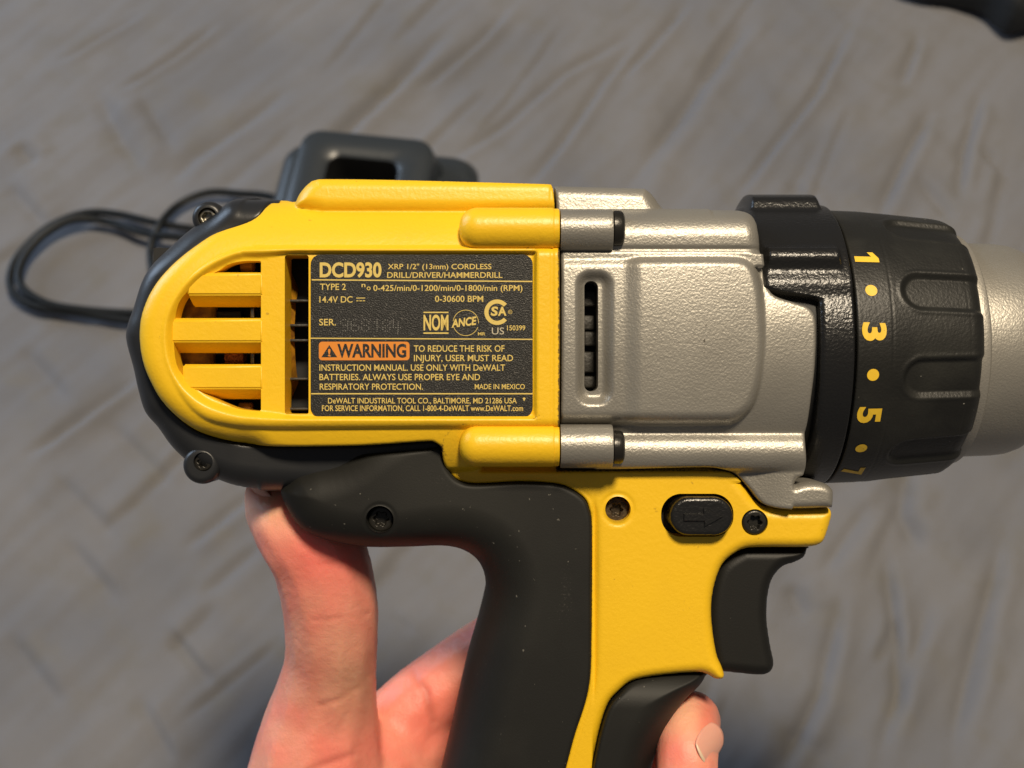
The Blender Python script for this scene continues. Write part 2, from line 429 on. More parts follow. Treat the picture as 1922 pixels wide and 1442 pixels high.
# --- outlines traced from the photograph
TOPDEP = 11.5
yel = [(517,376,14),(535,375,14),(548,376,TOPDEP),(556,370,TOPDEP),(566,358,TOPDEP),(580,346,TOPDEP),(600,340,TOPDEP),(720,341,TOPDEP),(860,345,TOPDEP),
       (1020,350,TOPDEP),(1034,352,TOPDEP),(1034,352,TOPDEP),(1038,372,12),(1048,460,3),(1050,480,0),(1051,640,0),(1050,800,0),(1049,880,3),(1049,884,6),(1049,884,6),
       (1145,882,7),(1262,879,7),(1325,878,7),(1354,882,7),(1379,892,7),(1403,916,7),(1423,941,7),(1443,953,7),(1484,957,7),(1540,957,7),(1562,956,7),(1562,956,7),
       (1564,966,9),(1556,998,9),(1547,1019,9),(1530,1027,9),(1500,1029,9),(1443,1029,9),(1403,1031,9),(1379,1042,9),(1358,1062,9),(1344,1098,9),(1338,1138,9),
       (1340,1183,9),(1348,1231,9),(1358,1256,9),(1363,1272,9),(1358,1279,9),(1346,1279,9),(1334,1272,9),(1322,1267,9),(1306,1266,9),(1257,1270,9),(1213,1276,9),(1185,1284,9),
       (1165,1300,9),(1144,1324,9),(1128,1369,9),(1112,1442,9),(1066,1660,9),(1066,1660,9),(1006,1660,9),(1006,1660,9),(1062,1442,9),(1080,1375,9),(1099,1317,9),(1108,1270,9),(1110,1211,9),
       (1111,1114,9),(1111,990,9),(1106,955,9),(1096,934,9),(1070,916,9),(1041,907,9),(976,904,8),(898,908,8),(867,904,8),(849,892,8),(836,872,8),(832,851,8),(830,838,7),(818,829,6),(800,827,6),
       (700,834,6),(635,836,6),(542,837,6),(479,835,6),(438,829,6),(396,818,6),(365,804,6),(334,779,6),(309,750,6),(292,719,6),(279,687,6),(272,652,6),(271,621,6),(275,595,6),(282,572,6),
       (292,549,6),(309,524,6),(329,501,6),(352,480,6),(375,462,6),(402,445,7),(427,436,8),(458,427,9),(480,418,10),(494,406,11),(503,390,12)]
P_yel = outline(yel); S_yel = poly_sdf(P_yel)
stad = [(900,300,6),(560,300,6),(420,408,6),(352,470,6),(309,518,6),(290,549,6),(280,572,6),(273,595,6),(270,621,6),(271,652,6),(278,687,6),(291,719,6),(308,750,6),(333,779,6),(364,804,6),
        (395,818,6),(437,829,6),(479,835,6),(560,870,6),(900,900,6)]
S_stad = poly_sdf(outline(stad))
plate = [(1120,461),(1120,461),(520,461),(470,462),(440,467),(405,480),(368,502),(335,531),(310,563),(297,590),(290,621),(291,652),(298,686),(312,718),(331,748),(356,775),(386,793),(430,803),(480,807),
         (560,808),(860,806),(1120,806),(1120,806)]
S_plate = poly_sdf(outline(plate, -1))
rec = [(1008,470),(1008,470),(480,469),(448,471),(420,481),(388,498),(360,520),(338,545),(322,575),(313,605),(311,640),(314,668),(322,695),(335,718),(352,738),(376,757),(405,771),(445,782),(486,786),
       (540,787),(1008,787),(1008,787)]
S_rec = poly_sdf(outline(rec, 0))
gri = [(490,490),(490,490),(462,490),(440,493),(424,499),(411,508),(385,521),(360,541),(341,563),(331,590),(327,625),(328,660),(334,688),(348,710),(372,733),(402,748),(424,759),(450,768),(486,772),(490,772),(490,772)]
S_gri = poly_sdf(outline(gri, 1))
pod = [(548,392),(550,377),(562,352),(585,330),(620,322),(1400,330),(1400,330),(1400,415),(1400,415),(650,413),(600,410),(570,403),(555,397)]
S_pod = poly_sdf(outline(pod, 10))
grip_edge = [(817,700),(817,700),(818,829),(830,838),(832,851),(836,872),(849,892),(867,904),(898,908),(976,904),(1041,907),(1070,916),(1096,934),(1106,955),(1111,990),(1110,1211),(1108,1270),(1099,1317),
             (1062,1442),(1006,1660),(1006,1660),(400,1660),(400,1660),(400,700),(400,700)]
S_gedge = poly_sdf(outline(grip_edge, 8.5))

def hole_sw(x, z): return pxbox(x, z, 1241, 1377, 927, 1008, 38, 8)
h1 = U(1160, 956, 8); h2 = U(1417, 981, 8)
def hole_vent(x, z): return pxbox(x, z, 533, 578, 478, 778, 4, 0)
def sd_yel(x, z):
    s = S_yel(x, z)
    s = np.maximum(s, -hole_vent(x, z)); s = np.maximum(s, -S_gri(x, z))
    s = np.maximum(s, -hole_sw(x, z))
    s = np.maximum(s, -(np.hypot(x-h1[0], z-h1[1])-2.9)); s = np.maximum(s, -(np.hypot(x-h2[0], z-h2[1])-3.0))
    return s
Z882 = UZ(884, 7)
def y_body(z, R=35.5, h=34.0, n=3.0):
    t = np.clip(np.abs(z-ZA)/R, 0, .9995); return YA - h*(1-t**n)**(1/n)
def y_yel(x, z):
    d = -S_yel(x, z); dst = -S_stad(x, z)
    yb = y_body(z) + rnd(dst, 4.5, 4.4)
    dp = -S_plate(x, z)
    yp = np.where(dp > 0, -1.2 + rnd(dp, 2.4, 3.2), 99)
    y = np.minimum(yb, yp)
    dpod = -S_pod(x, z)
    y = np.minimum(y, np.where(dpod > 0, 6.3 + rnd(dpod, 4.5, 8.0) + .10*np.maximum(z-UZ(412, 8), 0), 99))
    dr = -S_rec(x, z)
    wr = .75 + 1.15*sst(UX(560), UX(480), x)
    y = y + (0.95+1.2)*sst(0, 1, dr/wr)*(dr > 0)
    # flange beside the silver housing
    xe = UX(1036); y = y + .30*np.exp(-((x-xe)/.28)**2)*(z > Z882)
    # handle shell
    yh = 8.0 + .02*np.maximum(Z882-z, 0)
    k = sst(Z882+.9, Z882-.5, z)
    y = y*(1-k) + yh*k
    de = S_gedge(x, z)
    y = y + .22*np.exp(-((de-1.0)/.25)**2)*k
    y = y + k*.25*np.exp(-((np.hypot(x-h1[0], z-h1[1])-3.5)/.4)**2)
    lower = (z < UZ(905, 8)) & (x > UX(1112, 8))
    y = y + np.where(lower, rnd(d, 2.6, 2.8), rnd(d, .5, .5))
    return y
def wall_yel(x, z, y):
    hole = (np.abs(hole_vent(x, z)) < .05)
    g = (np.abs(S_gri(x, z)) < .05)
    s = (np.abs(hole_sw(x, z)) < .05) | (np.abs(np.hypot(x-h1[0], z-h1[1])-2.9) < .05) | (np.abs(np.hypot(x-h2[0], z-h2[1])-3.0) < .05)
    return np.where(hole, 9.0, np.where(g, 5.5, np.where(s, 17.0, YA)))
def g_yel(x, z):
    d = -S_yel(x, z)
    nearmetal = np.minimum(np.abs(x-UX(1050)) + 99*(z < UZ(884, 3)), 99)
    gl = np.exp(-np.minimum(nearmetal, 30)/.45)*.55
    low = np.exp(-np.abs(z-Z882)/.45)*(x > UX(1040))*.5
    ed = np.exp(-d/.30)*.46
    corner = np.exp(-np.hypot((x-UX(1005))/2.2, (z-UZ(475))/1.5))*.5 + np.exp(-np.hypot((x-UX(1005))/2.2, (z-UZ(783))/1.5))*.48
    bb = np.exp(-np.abs(np.hypot((x-UX(885))/1.3, (z-UZ(838)))-5)/.5)*.42*(x < UX(900))
    scuff = np.exp(-np.hypot((x-UX(915))/3.5, (z-UZ(402, -2))/1.2))*.42 + np.exp(-np.hypot((x-UX(760))/9, (z-UZ(447))/2))*.27 + np.exp(-np.hypot((x-UX(1290, 8))/7, (z-UZ(1150, 8))/12))*.24 + np.exp(-np.hypot((x-UX(304))/.8, (z-UZ(625))/6))*.34
    return np.clip(gl+low+ed+corner+bb+scuff, 0, .75)
body = hf("housing", sd_yel, y_yel, bnds(P_yel), 0.36, wall_yel, M['yellow'], drill, g_yel, back=(YA, S_yel))

# grille bars (one by one)
for zt, zb, xl in ((511, 555, 352), (597, 643, 322), (684, 731, 343)):
    a, b = UZ(zt, .4), UZ(zb, .4)
    prism_x("grille_bar", [(0.35, a-.5), (1.0, a), (6, a+.1), (6, b-2.3), (5.2, b-2.1), (1.3, b-.35), (0.35, b+.2)], UX(xl, .4), UX(491.5, .4), M['yellow'], body)
# inside of the grille
box("grille_shadow_box", (UX(300, 20), 15, UZ(790, 20)), (UX(600, 20), 30, UZ(470, 20)), M['void'], body, 0)  # plain near-black backing box, paints in the shade behind the slots
for (x0, x1, t, b, y0) in ((318, 402, 556, 612, 8.0), (318, 398, 641, 700, 8.0)):
    box("brush_holder", (UX(x0, y0), y0, UZ(b, y0)), (UX(x1, y0), y0+5, UZ(t, y0)), M['yellow_in'], body, 1.8, 4)
for (cx, cy, r) in ((466, 498, 12), (463, 768, 12)):
    z = UZ(cy, 8)
    lathe_x("brush_cap", [(UX(cx-14, 8), 0), (UX(cx-14, 8), r*.12), (UX(cx+8, 8), r*.13), (UX(cx+12, 8), r*.08), (UX(cx+12, 8), 0)], M['yellow_in'], body, 8.5, z, 20)
lathe_x("copper_winding", [(UX(422, 10), 0), (UX(424, 10), 2.4), (UX(440, 10), 3.1), (UX(458, 10), 2.4), (UX(462, 10), 0)], M['copper'], body, 11, UZ(670, 10), 24)
for cy in (590, 672):
    box("brush_spring", (UX(471, 9), 8, UZ(cy+14, 9)), (UX(480, 9), 10, UZ(cy-16, 9)), M['metal'], body, .3)
box("brush_arm", (UX(400, 11), 10, UZ(600, 11)), (UX(455, 11), 13, UZ(583, 11)), M['blade'], body, .5)
# inside of the long vent
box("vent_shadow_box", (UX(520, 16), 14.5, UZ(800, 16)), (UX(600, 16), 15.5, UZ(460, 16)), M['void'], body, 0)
for cy, x0 in ((563, 541), (609, 541), (637, 541), (709, 540), (765, 540)):
    box("vent_rib", (UX(x0, 9), 7.5, UZ(cy+5, 9)), (UX(581, 9), 14, UZ(cy, 9)), M['blade'], body, .2)
tube_fn("fan_shroud", lambda u, t: UX(536, 7)+u*1.6, lambda x, u, t: 17.5+0*x-3*u, 4, 60, M['yellow_in'], body, 24, UZ(628, 7))

# yellow screw bosses (half capsules growing out of the housing)
def boss(name, xa, xb, pc, rpx, ytop, m, parent, cap_l=True):
    r = rpx*(D+ytop+2)/F; ya = ytop + r; z = UZ(pc, ytop+1); x0, x1 = UX(xa, ytop+1), UX(xb, ytop+1)
    prof = []
    if cap_l:
        rc = r*.85
        prof = [(x0 + rc*(1-math.sin(a)), r - rc + rc*math.cos(a)) for a in np.linspace(math.pi/2, 0, 10)]
        prof = [(x0, 0.01)] + [(x0+rc*(1-math.cos(b)), (r-rc)+rc*math.sin(b)) for b in np.linspace(0, math.pi/2, 10)]
    else: prof = [(x0, .01), (x0, r)]
    prof += [(p, r) for p in np.linspace(prof[-1][0]+.5, x1-.4, 8)] + [(x1-.1, r-.1), (x1, r-.4), (x1, .01)]
    o = lathe_x(name, prof, m, parent, ya, z, 72)
    return o
bos_y = []
for pc in (426, 838):
    boss("screw_boss", 861, 1041, pc, 40, -3.0, M['yellow'], body)
    boss("boss_collar", 1038, 1051, pc+.5, 38.5, -2.75, M['yellow'], body, False)

# rating label
lab = hf("rating_label", lambda x, z: pxbox(x, z, 583, 1000, 478, 783, 18, .6), lambda x, z: 0.62+0*x, (UX(575), UX(1006), UZ(790), UZ(470)), 0.8, 1.2, M['label'], drill)
KX = 0.26015
def lp(zx, zy): return (560+zx*KX, 460+zy*KX)
def flat_prints(name, items, m, y):
    VV, FF = [], []; off = 0
    for it in items:
        if it[0] == 'T':
            _, s, xa, xb, cap, base, bold, shear, rot = it
            V, Fc = text_mesh(s, bold, shear)
            bx0, bx1 = V[:, 0].min(), V[:, 0].max()
            (ax, az), (bx, bz) = [U(*lp(xa, base), y), U(*lp(xb, base), y)]
            sy = (UZ(lp(0, cap)[1], y)-UZ(lp(0, base)[1], y))/CAP
            sx = (bx-ax)/(bx1-bx0)
            X = (V[:, 0]-bx0)*sx; Z = V[:, 1]*sy
            c, sn = math.cos(rot), math.sin(rot)
            W = np.stack([ax + X*c - Z*sn, np.full(len(V), y), az + X*sn + Z*c], 1)
        else:
            _, P, Fc = it
            W = np.array([(U(*lp(*p), y)[0], y, U(*lp(*p), y)[1]) for p in P])
        VV.append(W); FF += [[q+off for q in f] for f in Fc]; off += len(W)
    me = mesh(name, np.concatenate(VV)*MM, FF)
    bm = bmesh.new(); bm.from_mesh(me)
    for f in bm.faces:
        f.normal_update()
        if f.normal.y > 0: f.normal_flip()
    bm.to_mesh(me); bm.free()
    return link(name, me, m, lab, smooth=False)
def quad(x0, y0, x1, y1, sl=0): return ('P', [(x0, y0), (x1, y0+sl), (x1, y1+sl), (x0, y1)], [(0, 3, 2, 1)])
def ring(cx, cy, ro, ri, a0=0, a1=360, n=48):
    P = []; Fc = []
    for k in range(n+1):
        a = math.radians(a0+(a1-a0)*k/n); P += [(cx+ro*math.cos(a), cy-ro*math.sin(a)), (cx+ri*math.cos(a), cy-ri*math.sin(a))]
        if k: q = 2*k; Fc.append((q-2, q, q+1, q-1))
    return ('P', P, Fc)
def rrect(x0, y0, x1, y1, r, n=6):
    P = []
    for cx, cy, a in ((x1-r, y0+r, 0), (x0+r, y0+r, 90), (x0+r, y1-r, 180), (x1-r, y1-r, 270)):
        P += [(cx+r*math.cos(math.radians(a+90*k/n)), cy-r*math.sin(math.radians(a+90*k/n))) for k in range(n+1)]
    return ('P', P, [tuple(range(len(P)))])
def T(s, xa, xb, cap, base, bold=.008, shear=0, rot=0): return ('T', s, xa, xb, cap, base, bold, shear, rot)
flat_prints("lettering", [
    T('DCD930', 154, 600, 131, 229, .035), T('XRP 1/2" (13mm) CORDLESS', 645, 1393, 137, 174), T('DRILL/DRIVER/HAMMERDRILL', 641, 1473, 197, 237),
    T('TYPE 2', 156, 343, 280, 324), T('n', 456, 484, 271, 304), T('o', 493, 521, 288, 326), T('0-425/min/0-1200/min/0-1800/min (RPM)', 541, 1617, 290, 331),
    T('14.4V DC', 152, 391, 371, 415), quad(418, 380, 482, 386), quad(418, 400, 434, 406), quad(441, 400, 458, 406), quad(465, 400, 481, 406),
    T('0-30600 BPM', 986, 1334, 367, 410), T('SER.', 150, 271, 534, 580),
    T('NOM', 903, 1083, 508, 612, .03), quad(903, 482, 1083, 491), quad(903, 631, 1083, 641), ring(1208, 562, 94, 90, -2, 38), ring(1208, 562, 94, 90, 38, 172), ring(1208, 562, 94, 90, 198, 340),
    T('ANCE', 1105, 1293, 540, 595, .035, .25, .12), T('MR', 1296, 1349, 630, 653),
    ring(1434, 485, 92, 62, 40, 320, 64), T('S', 1388, 1440, 448, 508, .035, .1), T('A', 1440, 1502, 448, 508, .035), 
    T('150399', 1506, 1637, 581, 616), ring(1528, 483, 15, 12), T('R', 1522, 1534, 476, 490, .0),
    T('TO REDUCE THE RISK OF', 833, 1487, 725, 770), T('INJURY, USER MUST READ', 834, 1549, 794, 838),
    T('INSTRUCTION MANUAL. USE ONLY WITH DeWALT', 152, 1492, 863, 907), T('BATTERIES. ALWAYS USE PROPER EYE AND', 152, 1311, 931, 975),
    T('RESPIRATORY PROTECTION.', 154, 899, 1001, 1044), T('MADE IN MEXICO', 1273, 1634, 1004, 1040),
    T('DeWALT INDUSTRIAL TOOL CO., BALTIMORE, MD 21286 USA', 214, 1576, 1104, 1143), T('FOR SERVICE INFORMATION, CALL 1-800-4-DeWALT www.DeWALT.com', 170, 1621, 1158, 1198),
    ('P', [(1618, 1106), (1629, 1100), (1640, 1106), (1629, 1128)], [(0, 1, 2, 3)]),
    quad(96, 247, 1688, 256, 12), quad(88, 669, 1690, 677, 8), quad(92, 1069, 1690, 1078, 0)], M['print'], 0.58)
flat_prints("approval_mark", [T('US', 1396, 1484, 596, 645, 0)], M['print_pale'], 0.58)
flat_prints("warning_panel", [rrect(148, 698, 802, 832, 24)], M['orange'], 0.58)
flat_prints("warning_lettering", [T('WARNING', 281, 779, 718, 808, .035), ('P', [(166, 810), (280, 810), (223, 722)], [(0, 1, 2)])], M['label'], 0.54)
flat_prints("exclamation_mark", [T('!', 214, 232, 752, 802, .03)], M['orange'], 0.50)
# dot-stamped serial number
def serial():
    dots = {'9': "0110 1001 1001 0111 0001 0001 0110", '6': "0110 1000 1000 1110 1001 1001 0110", '8': "0110 1001 1001 0110 1001 1001 0110",
            '1': "0010 0110 0010 0010 0010 0010 0010", '4': "1000 1010 1010 1010 1111 0010 0010"}
    V, Fc = [], []
    for k, ch in enumerate("968184"):
        x0 = 305 + k*76
        for r, row in enumerate(dots[ch].split()):
            for c, b in enumerate(row):
                if b == '1':
                    cx, cz = U(*lp(x0+c*17, 540+r*13.5+k*.8), .6); n = 8; o = len(V)
                    V += [(cx+.16*math.cos(2*math.pi*q/n), .60, cz+.16*math.sin(2*math.pi*q/n)) for q in range(n)] + [(cx, .50, cz)]
                    Fc += [(o+q, o+(q+1) % n, o+n) for q in range(n)]
    me = mesh("serial_number", np.array(V)*MM, Fc); return link("serial_number", me, M['stamp'], lab)
serial()

# --- silver gear housing
sil = [(1040,352,TOPDEP),(1040,352,TOPDEP),(1120,354,TOPDEP),(1200,356,TOPDEP),(1210,358,TOPDEP),(1224,368,TOPDEP),(1240,389,TOPDEP),(1252,394,12),(1314,394,12),(1365,394,12),(1388,398,12),(1402,408,12),(1410,425,11),(1416,450,9),(1432,516,4),
       (1448,552,2),(1490,568,1),(1518,577,0),(1530,595,0),(1532,627,0),(1530,690,0),(1524,745,1),(1515,797,4),(1503,830,8),(1497,880,12),(1490,903,9),(1492,911,6),(1492,911,6),(1515,906,5),(1540,906,5),(1557,911,5),(1567,922,5),(1568,938,5),(1564,954,6),(1564,954,6),
       (1484,955,7),(1443,950,7),(1425,939,7),(1405,914,7),(1381,890,7),(1354,880,7),(1325,876,7),(1262,877,7),(1145,880,7),(1053,880,6),(1053,880,6),(1053,800,0),(1054,640,0),(1053,480,0),(1050,450,3),(1042,374,12)]
P_sil = outline(sil); S_sil = poly_sdf(P_sil)
plat = [(1000,476),(1000,476),(1280,474),(1370,474),(1400,478),(1420,492),(1432,516),(1440,560),(1444,640),(1438,710),(1424,758),(1406,782),(1380,796),(1340,799),(1000,799),(1000,799)]
S_plat = poly_sdf(outline(plat, 0))
spod = [(900,330),(900,330),(1205,340),(1228,352),(1246,380),(1262,402),(1262,402),(1262,440),(1200,470),(900,470),(900,470)]
S_spod = poly_sdf(outline(spod, 9))
foot = [(1470,900),(1480,908),(1545,902),(1575,915),(1580,970),(1580,970),(1470,970),(1470,970)]
S_foot = poly_sdf(outline(foot, 5))
def sslot(x, z): return pxbox(x, z, 1097, 1123, 527, 735, 12, 1)
def sd_sil(x, z): return np.maximum(S_sil(x, z), -sslot(x, z))
def smin(a, b, k):
    h = np.clip(.5+.5*(b-a)/k, 0, 1); return b*(1-h)+a*h-k*h*(1-h)
def y_sil(x, z):
    d = -S_sil(x, z)
    t = np.clip(np.abs(z-ZA)/33.7, 0, .9995); y = YA - 33.2*(1-t**2.25)**(1/2.25)
    low = z < UZ(868, 6)
    y = np.where(low, np.minimum(y, 7.5 - 2.6*sst(UX(1395, 6), UX(1500, 6), x)), y)
    dp = -S_plat(x, z); zc = UZ(636)
    yp = -1.9 + 1.0*sst(UX(1206), UX(1168), x) + .0032*(z-zc)**2 + .00045*np.maximum(x-UX(1250), 0)**2
    y = np.minimum(y, np.where(dp > 0, yp + rnd(dp, 3.2, 6.0), 99))
    zt = UZ(394, 12)+.1; top_band = .7 + rnd(zt-z, 8.0, 11) + .5*np.exp(-((z-UZ(467))/.5)**2)
    y = np.where((z > UZ(500)) & (x > UX(1040)), smin(y, top_band, .9), y)
    for pc in (849,):          # rail in line with the lower screw boss
        zc2 = UZ(pc, 4); r = 4.4
        q = np.abs(z-zc2)
        yr = 3.0 + rnd(r-q, r, 3.6)
        y = np.where(x > UX(1120), smin(y, yr + 2.5*np.maximum(q-r, 0), 1.5), y)
    dsp = -S_spod(x, z)
    y = np.minimum(y, np.where(dsp > 0, 6.8 + rnd(dsp, 4.5, 8.0) + .12*np.maximum(z-UZ(412, 8), 0), 99))
    sr = -pxbox(x, z, 1078, 1153, 506, 764, 30, 0)
    y = y + 2.3*sst(0, 2.6, sr)
    y = y + rnd(d, .55, .55) + np.where((x > UX(1486, 6)) & (z < UZ(895, 6)), rnd(d, 1.9, 2.6), 0) + np.where((x > UX(1330, 9)) & (z > UZ(480, 5)), rnd(d, 3.4, 3.6), 0)
    return y
def wall_sil(x, z, y): return np.where(np.abs(sslot(x, z)) < .05, 9.0, YA)
def g_sil(x, z):
    d = -S_sil(x, z)
    e = np.exp(-d/.22)*.40*(x < UX(1440))
    sc = np.exp(-np.hypot((x-UX(1180))/2.2, (z-UZ(462))/1.0))*.3 + np.exp(-np.hypot((x-UX(1170))/2.4, (z-UZ(797))/.8))*.35
    for pl in ([(1318, 588), (1322, 612), (1319, 640), (1321, 668)], [(1372, 726), (1369, 748)], [(1262, 430), (1275, 452)]):
        for p, q in zip(pl[:-1], pl[1:]):
            ax, az = U(*p); bx, bz = U(*q); l2 = (bx-ax)**2+(bz-az)**2
            tt = np.clip(((x-ax)*(bx-ax)+(z-az)*(bz-az))/l2, 0, 1); sc = sc + .4*np.exp(-(np.hypot(x-ax-tt*(bx-ax), z-az-tt*(bz-az))/.3)**2)
    return np.clip(e+sc, 0, .6)
gear = hf("gear_housing", sd_sil, y_sil, bnds(P_sil), 0.36, wall_sil, M['silver'], drill, g_sil, back=(YA, S_sil))
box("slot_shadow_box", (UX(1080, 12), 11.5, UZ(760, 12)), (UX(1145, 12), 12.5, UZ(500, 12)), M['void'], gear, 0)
for k, (a, b, dx) in enumerate(((546, 576, 0), (592, 620, -3), (622, 650, 2), (660, 700, -2), (706, 728, 0))):
    bl = box("fan_blade", (UX(1094+dx, 8), 7.5+.4*k % 1.3, UZ(b, 8)), (UX(1120+dx, 8), 11, UZ(a, 8)), M['blade'], gear, .5)
for pc in (429, 839):
    boss("screw_boss", 1053, 1152, pc, 39.5 if pc < 600 else 41, -3.2, M['silver'], gear, False)
    yy = 1.6
    xs0, xs1 = UX(1153, -1), UX(1173, -1)
    z = UZ(pc, 0); r = 4.0 if pc < 600 else 3.7
    zs = UZ(428 if pc < 600 else 840, 0)
    sc = lathe_x("boss_screw", [(xs0, .01), (xs0, r), (xs0+1.4, r), (xs0+2.0, r-.3), (xs1, r-1.1), (xs1, 1.0), (xs1-.8, .95), (xs1-.8, .01)], M['darkmetal'], drill, yy-.6, zs, 40)

# --- rear bumper
bum = [(520,372,14),(506,373,16),(478,374,18),(448,376,18),(430,384,18),(400,404,16),(358,431,16),(325,463,16),(293,499,16),(274,533,16),(259,580,16),(249,608,16),(245,632,16),(249,656,16),(259,692,16),(268,733,16),(281,774,16),(305,803,16),(327,834,16),(345,858,14),(372,884,12),(404,903,10),(440,915,10),(480,921,10),(520,926,10),(600,928,9),(680,900,9),(780,870,9),(832,846,8),(832,846,8),(828,826,7),(828,826,7),(800,820,6),(542,830,6),(479,828,6),(440,822,6),(398,811,6),(368,797,6),
       (339,773,6),(315,746,6),(298,716,6),(285,686,6),(278,652,6),(277,621,6),(281,596,6),(288,573,6),(298,551,6),(315,527,6),(334,506,6),(356,486,6),(378,468,6),(404,452,7),(429,443,8),(460,434,9),(486,424,10),(501,411,11),(512,396,12),(525,380,13)]
P_bum = outline(bum); S_bum = poly_sdf(P_bum)
outer = [(1200,372,16)] + [p for p in bum[:bum.index((600,928,9))]] + [(1200,940,9)]
S_out = poly_sdf(outline(outer))
def y_bum(x, z):
    do = -S_out(x, z); d = -S_bum(x, z)
    y = 5.6 + rnd(do, 6.0, 9.0) + 2.8*sst(UX(440, 8), UX(570, 8), x)*sst(UZ(780, 8), UZ(830, 8), z)
    up = sst(UZ(520, 8), UZ(420, 10), z); y = y + 3.0*up
    ys = S_yel(x, z)
    y = np.maximum(y, np.where(ys < 0.05, 8 + 4*up, -9)) + .35*np.exp(-(np.maximum(ys, 0)/.45)**2)
    return y
def g_bum(x, z): return np.clip(np.exp(-np.abs(S_yel(x, z))/.2)*.25, 0, .5)
bump = hf("rear_bumper", S_bum, y_bum, bnds(P_bum), 0.36, YA, M['bumper'], drill, g_bum, back=(YA, S_bum))
for (px, py, r, yy, big, ring_m) in ((389, 408, 18, 12.5, 32, M['metal']), (381, 867, 18, 5.4, 36, M['darkmetal'])):
    cx, cz = U(px, py, yy) if py < 600 else U(376, 874, yy)
    R = big*(D+yy)/F; c2 = U(px, py, yy); rs = r*(D+yy)/F
    sdl = lambda x, z, cx=cx, cz=cz, R=R: np.hypot(x-cx, z-cz)-R
    sdh = lambda x, z, s=sdl, c2=c2, rs=rs: np.maximum(s(x, z), -(np.hypot(x-c2[0], z-c2[1])-rs))
    yl = lambda x, z, s=sdl, yy=yy: yy + rnd(-s(x, z), 1.6, 2.2)
    lug = hf("screw_lug", sdh, yl, (cx-R-.3, cx+R+.3, cz-R-.3, cz+R+.3), .22, lambda x, z, y: np.full(len(x), 50.0), M['bumper'], bump)
    screw("corner_screw", px, py, yy+1.0, rs*.97, ring_m, drill, .52, hexa=py < 600)

# --- grip overmould
grp = [(531,900,9),(540,888,9),(552,878,9),(583,865,9),(640,856,9),(740,848,9),(800,842,9),(826,838,8),(826,838,8),(833,845,8),(833,853,8),(837,873,8.5),(850,893,8.5),(868,905,8.5),(898,909,8.5),(976,905,8.5),(1041,908,9),(1069,917,9),(1095,935,9),(1105,956,9),(1110,990,9),(1109,1114,9),(1109,1211,9),
       (1107,1270,9),(1098,1317,9),(1079,1375,9),(1061,1442,9),(1004,1660,9),(1004,1660,9),(745,1700,22),(745,1700,22),(800,1560,22),(834,1426,22),(850,1355,22),(873,1254,22),(893,1184,22),(908,1122,22),(910,1087,22),(897,1053,22),(869,1031,22),(830,1022,22),(772,1023,22),(694,1025,20),(635,1018,18),(589,1005,16),
       (557,985,14),(532,952,12),(519,922,10)]
P_grp = outline(grp); S_grp = poly_sdf(P_grp)
rear = [(1700,700,9),(1700,700,9),(900,700,9),(720,790,9),(640,848,9),(583,865,9),(552,878,9),(540,888,9),(531,900,9),(519,922,10),(532,952,12),(557,985,14),(589,1005,16),(635,1018,18),(694,1025,20),(772,1023,22),(830,1022,22),(869,1031,22),(897,1053,22),(910,1087,22),(908,1122,22),(893,1184,22),(873,1254,22),(850,1355,22),
        (834,1426,22),(800,1560,22),(745,1700,22),(745,1700,22),(1700,1700,9),(1700,1700,9)]
S_rear = poly_sdf(outline(rear))
hs = U(715, 973, 8)
def sd_grp(x, z): return np.maximum(S_grp(x, z), -(np.hypot(x-hs[0], z-hs[1])-3.1))
def y_grp(x, z):
    dr = -S_rear(x, z); d = -S_grp(x, z)
    tail = sst(UX(1000, 9), UX(700, 9), x)*sst(UZ(1100, 9), UZ(990, 9), z)
    R = 13 - 3.0*tail; Hh = 17 - 6*tail
    y = 6.9 - 1.8*tail + rnd(dr, R, Hh)
    y = y + rnd(d, .9, .9)
    y = y + .35*np.exp(-((np.hypot(x-hs[0], z-hs[1])-3.4)/.35)**2)*.8
    return y
def wall_grp(x, z, y): return np.where(np.abs(np.hypot(x-hs[0], z-hs[1])-3.1) < .05, 14.0, YA)
def g_grp(x, z):
    return np.clip(.42*np.exp(-np.hypot((x-UX(1060, 8))/4.0, (z-UZ(1120, 8))/16.0)) + .40*np.exp(-np.hypot((x-UX(830, 8))/8, (z-UZ(900, 8))/5.0)) - .05, 0, .4)
grip = hf("grip", sd_grp, y_grp, bnds(P_grp), 0.36, wall_grp, M['rubber'], drill, g_grp, back=(YA, S_grp))
screw("grip_screw", 715, 974, 8.6, 3.0, M['darkmetal'], drill, .5)

# --- front grip pad
pad = [(1336,1272,10),(1336,1272,10),(1306,1267,9.5),(1257,1271,9.5),(1213,1277,9.5),(1186,1285,9.5),(1166,1301,9.5),(1145,1325,9.5),(1129,1370,9.5),(1113,1442,9.5),(1066,1660,9.5),(1066,1660,9.5),(1180,1660,20),(1180,1660,20),(1205,1540,20),(1222,1442,20),(1240,1385,20),(1262,1345,19),(1290,1318,16),(1318,1300,13),(1333,1290,11)]
P_pad = outline(pad); S_pad = poly_sdf(P_pad)
front = [(900,1100,10),(900,1100,10),(1336,1240,10),(1338,1280,10)] + pad[14:-1][::1]
front = [(700,1240,10),(700,1240,10),(1345,1250,10),(1336,1285,10),(1318,1300,13),(1290,1318,16),(1262,1345,19),(1240,1385,20),(1222,1442,20),(1205,1540,20),(1180,1690,20),(1180,1690,20),(700,1690,20),(700,1690,20)]
S_front = poly_sdf(outline(front))
def y_pad(x, z):
    return 7.9 + rnd(-S_front(x, z), 10, 13) + rnd(-S_pad(x, z), .8, .8)
hf("front_grip_pad", S_pad, y_pad, bnds(P_pad), 0.36, YA, M['rubber'], drill, lambda x, z: 0*x, back=(YA, S_pad))

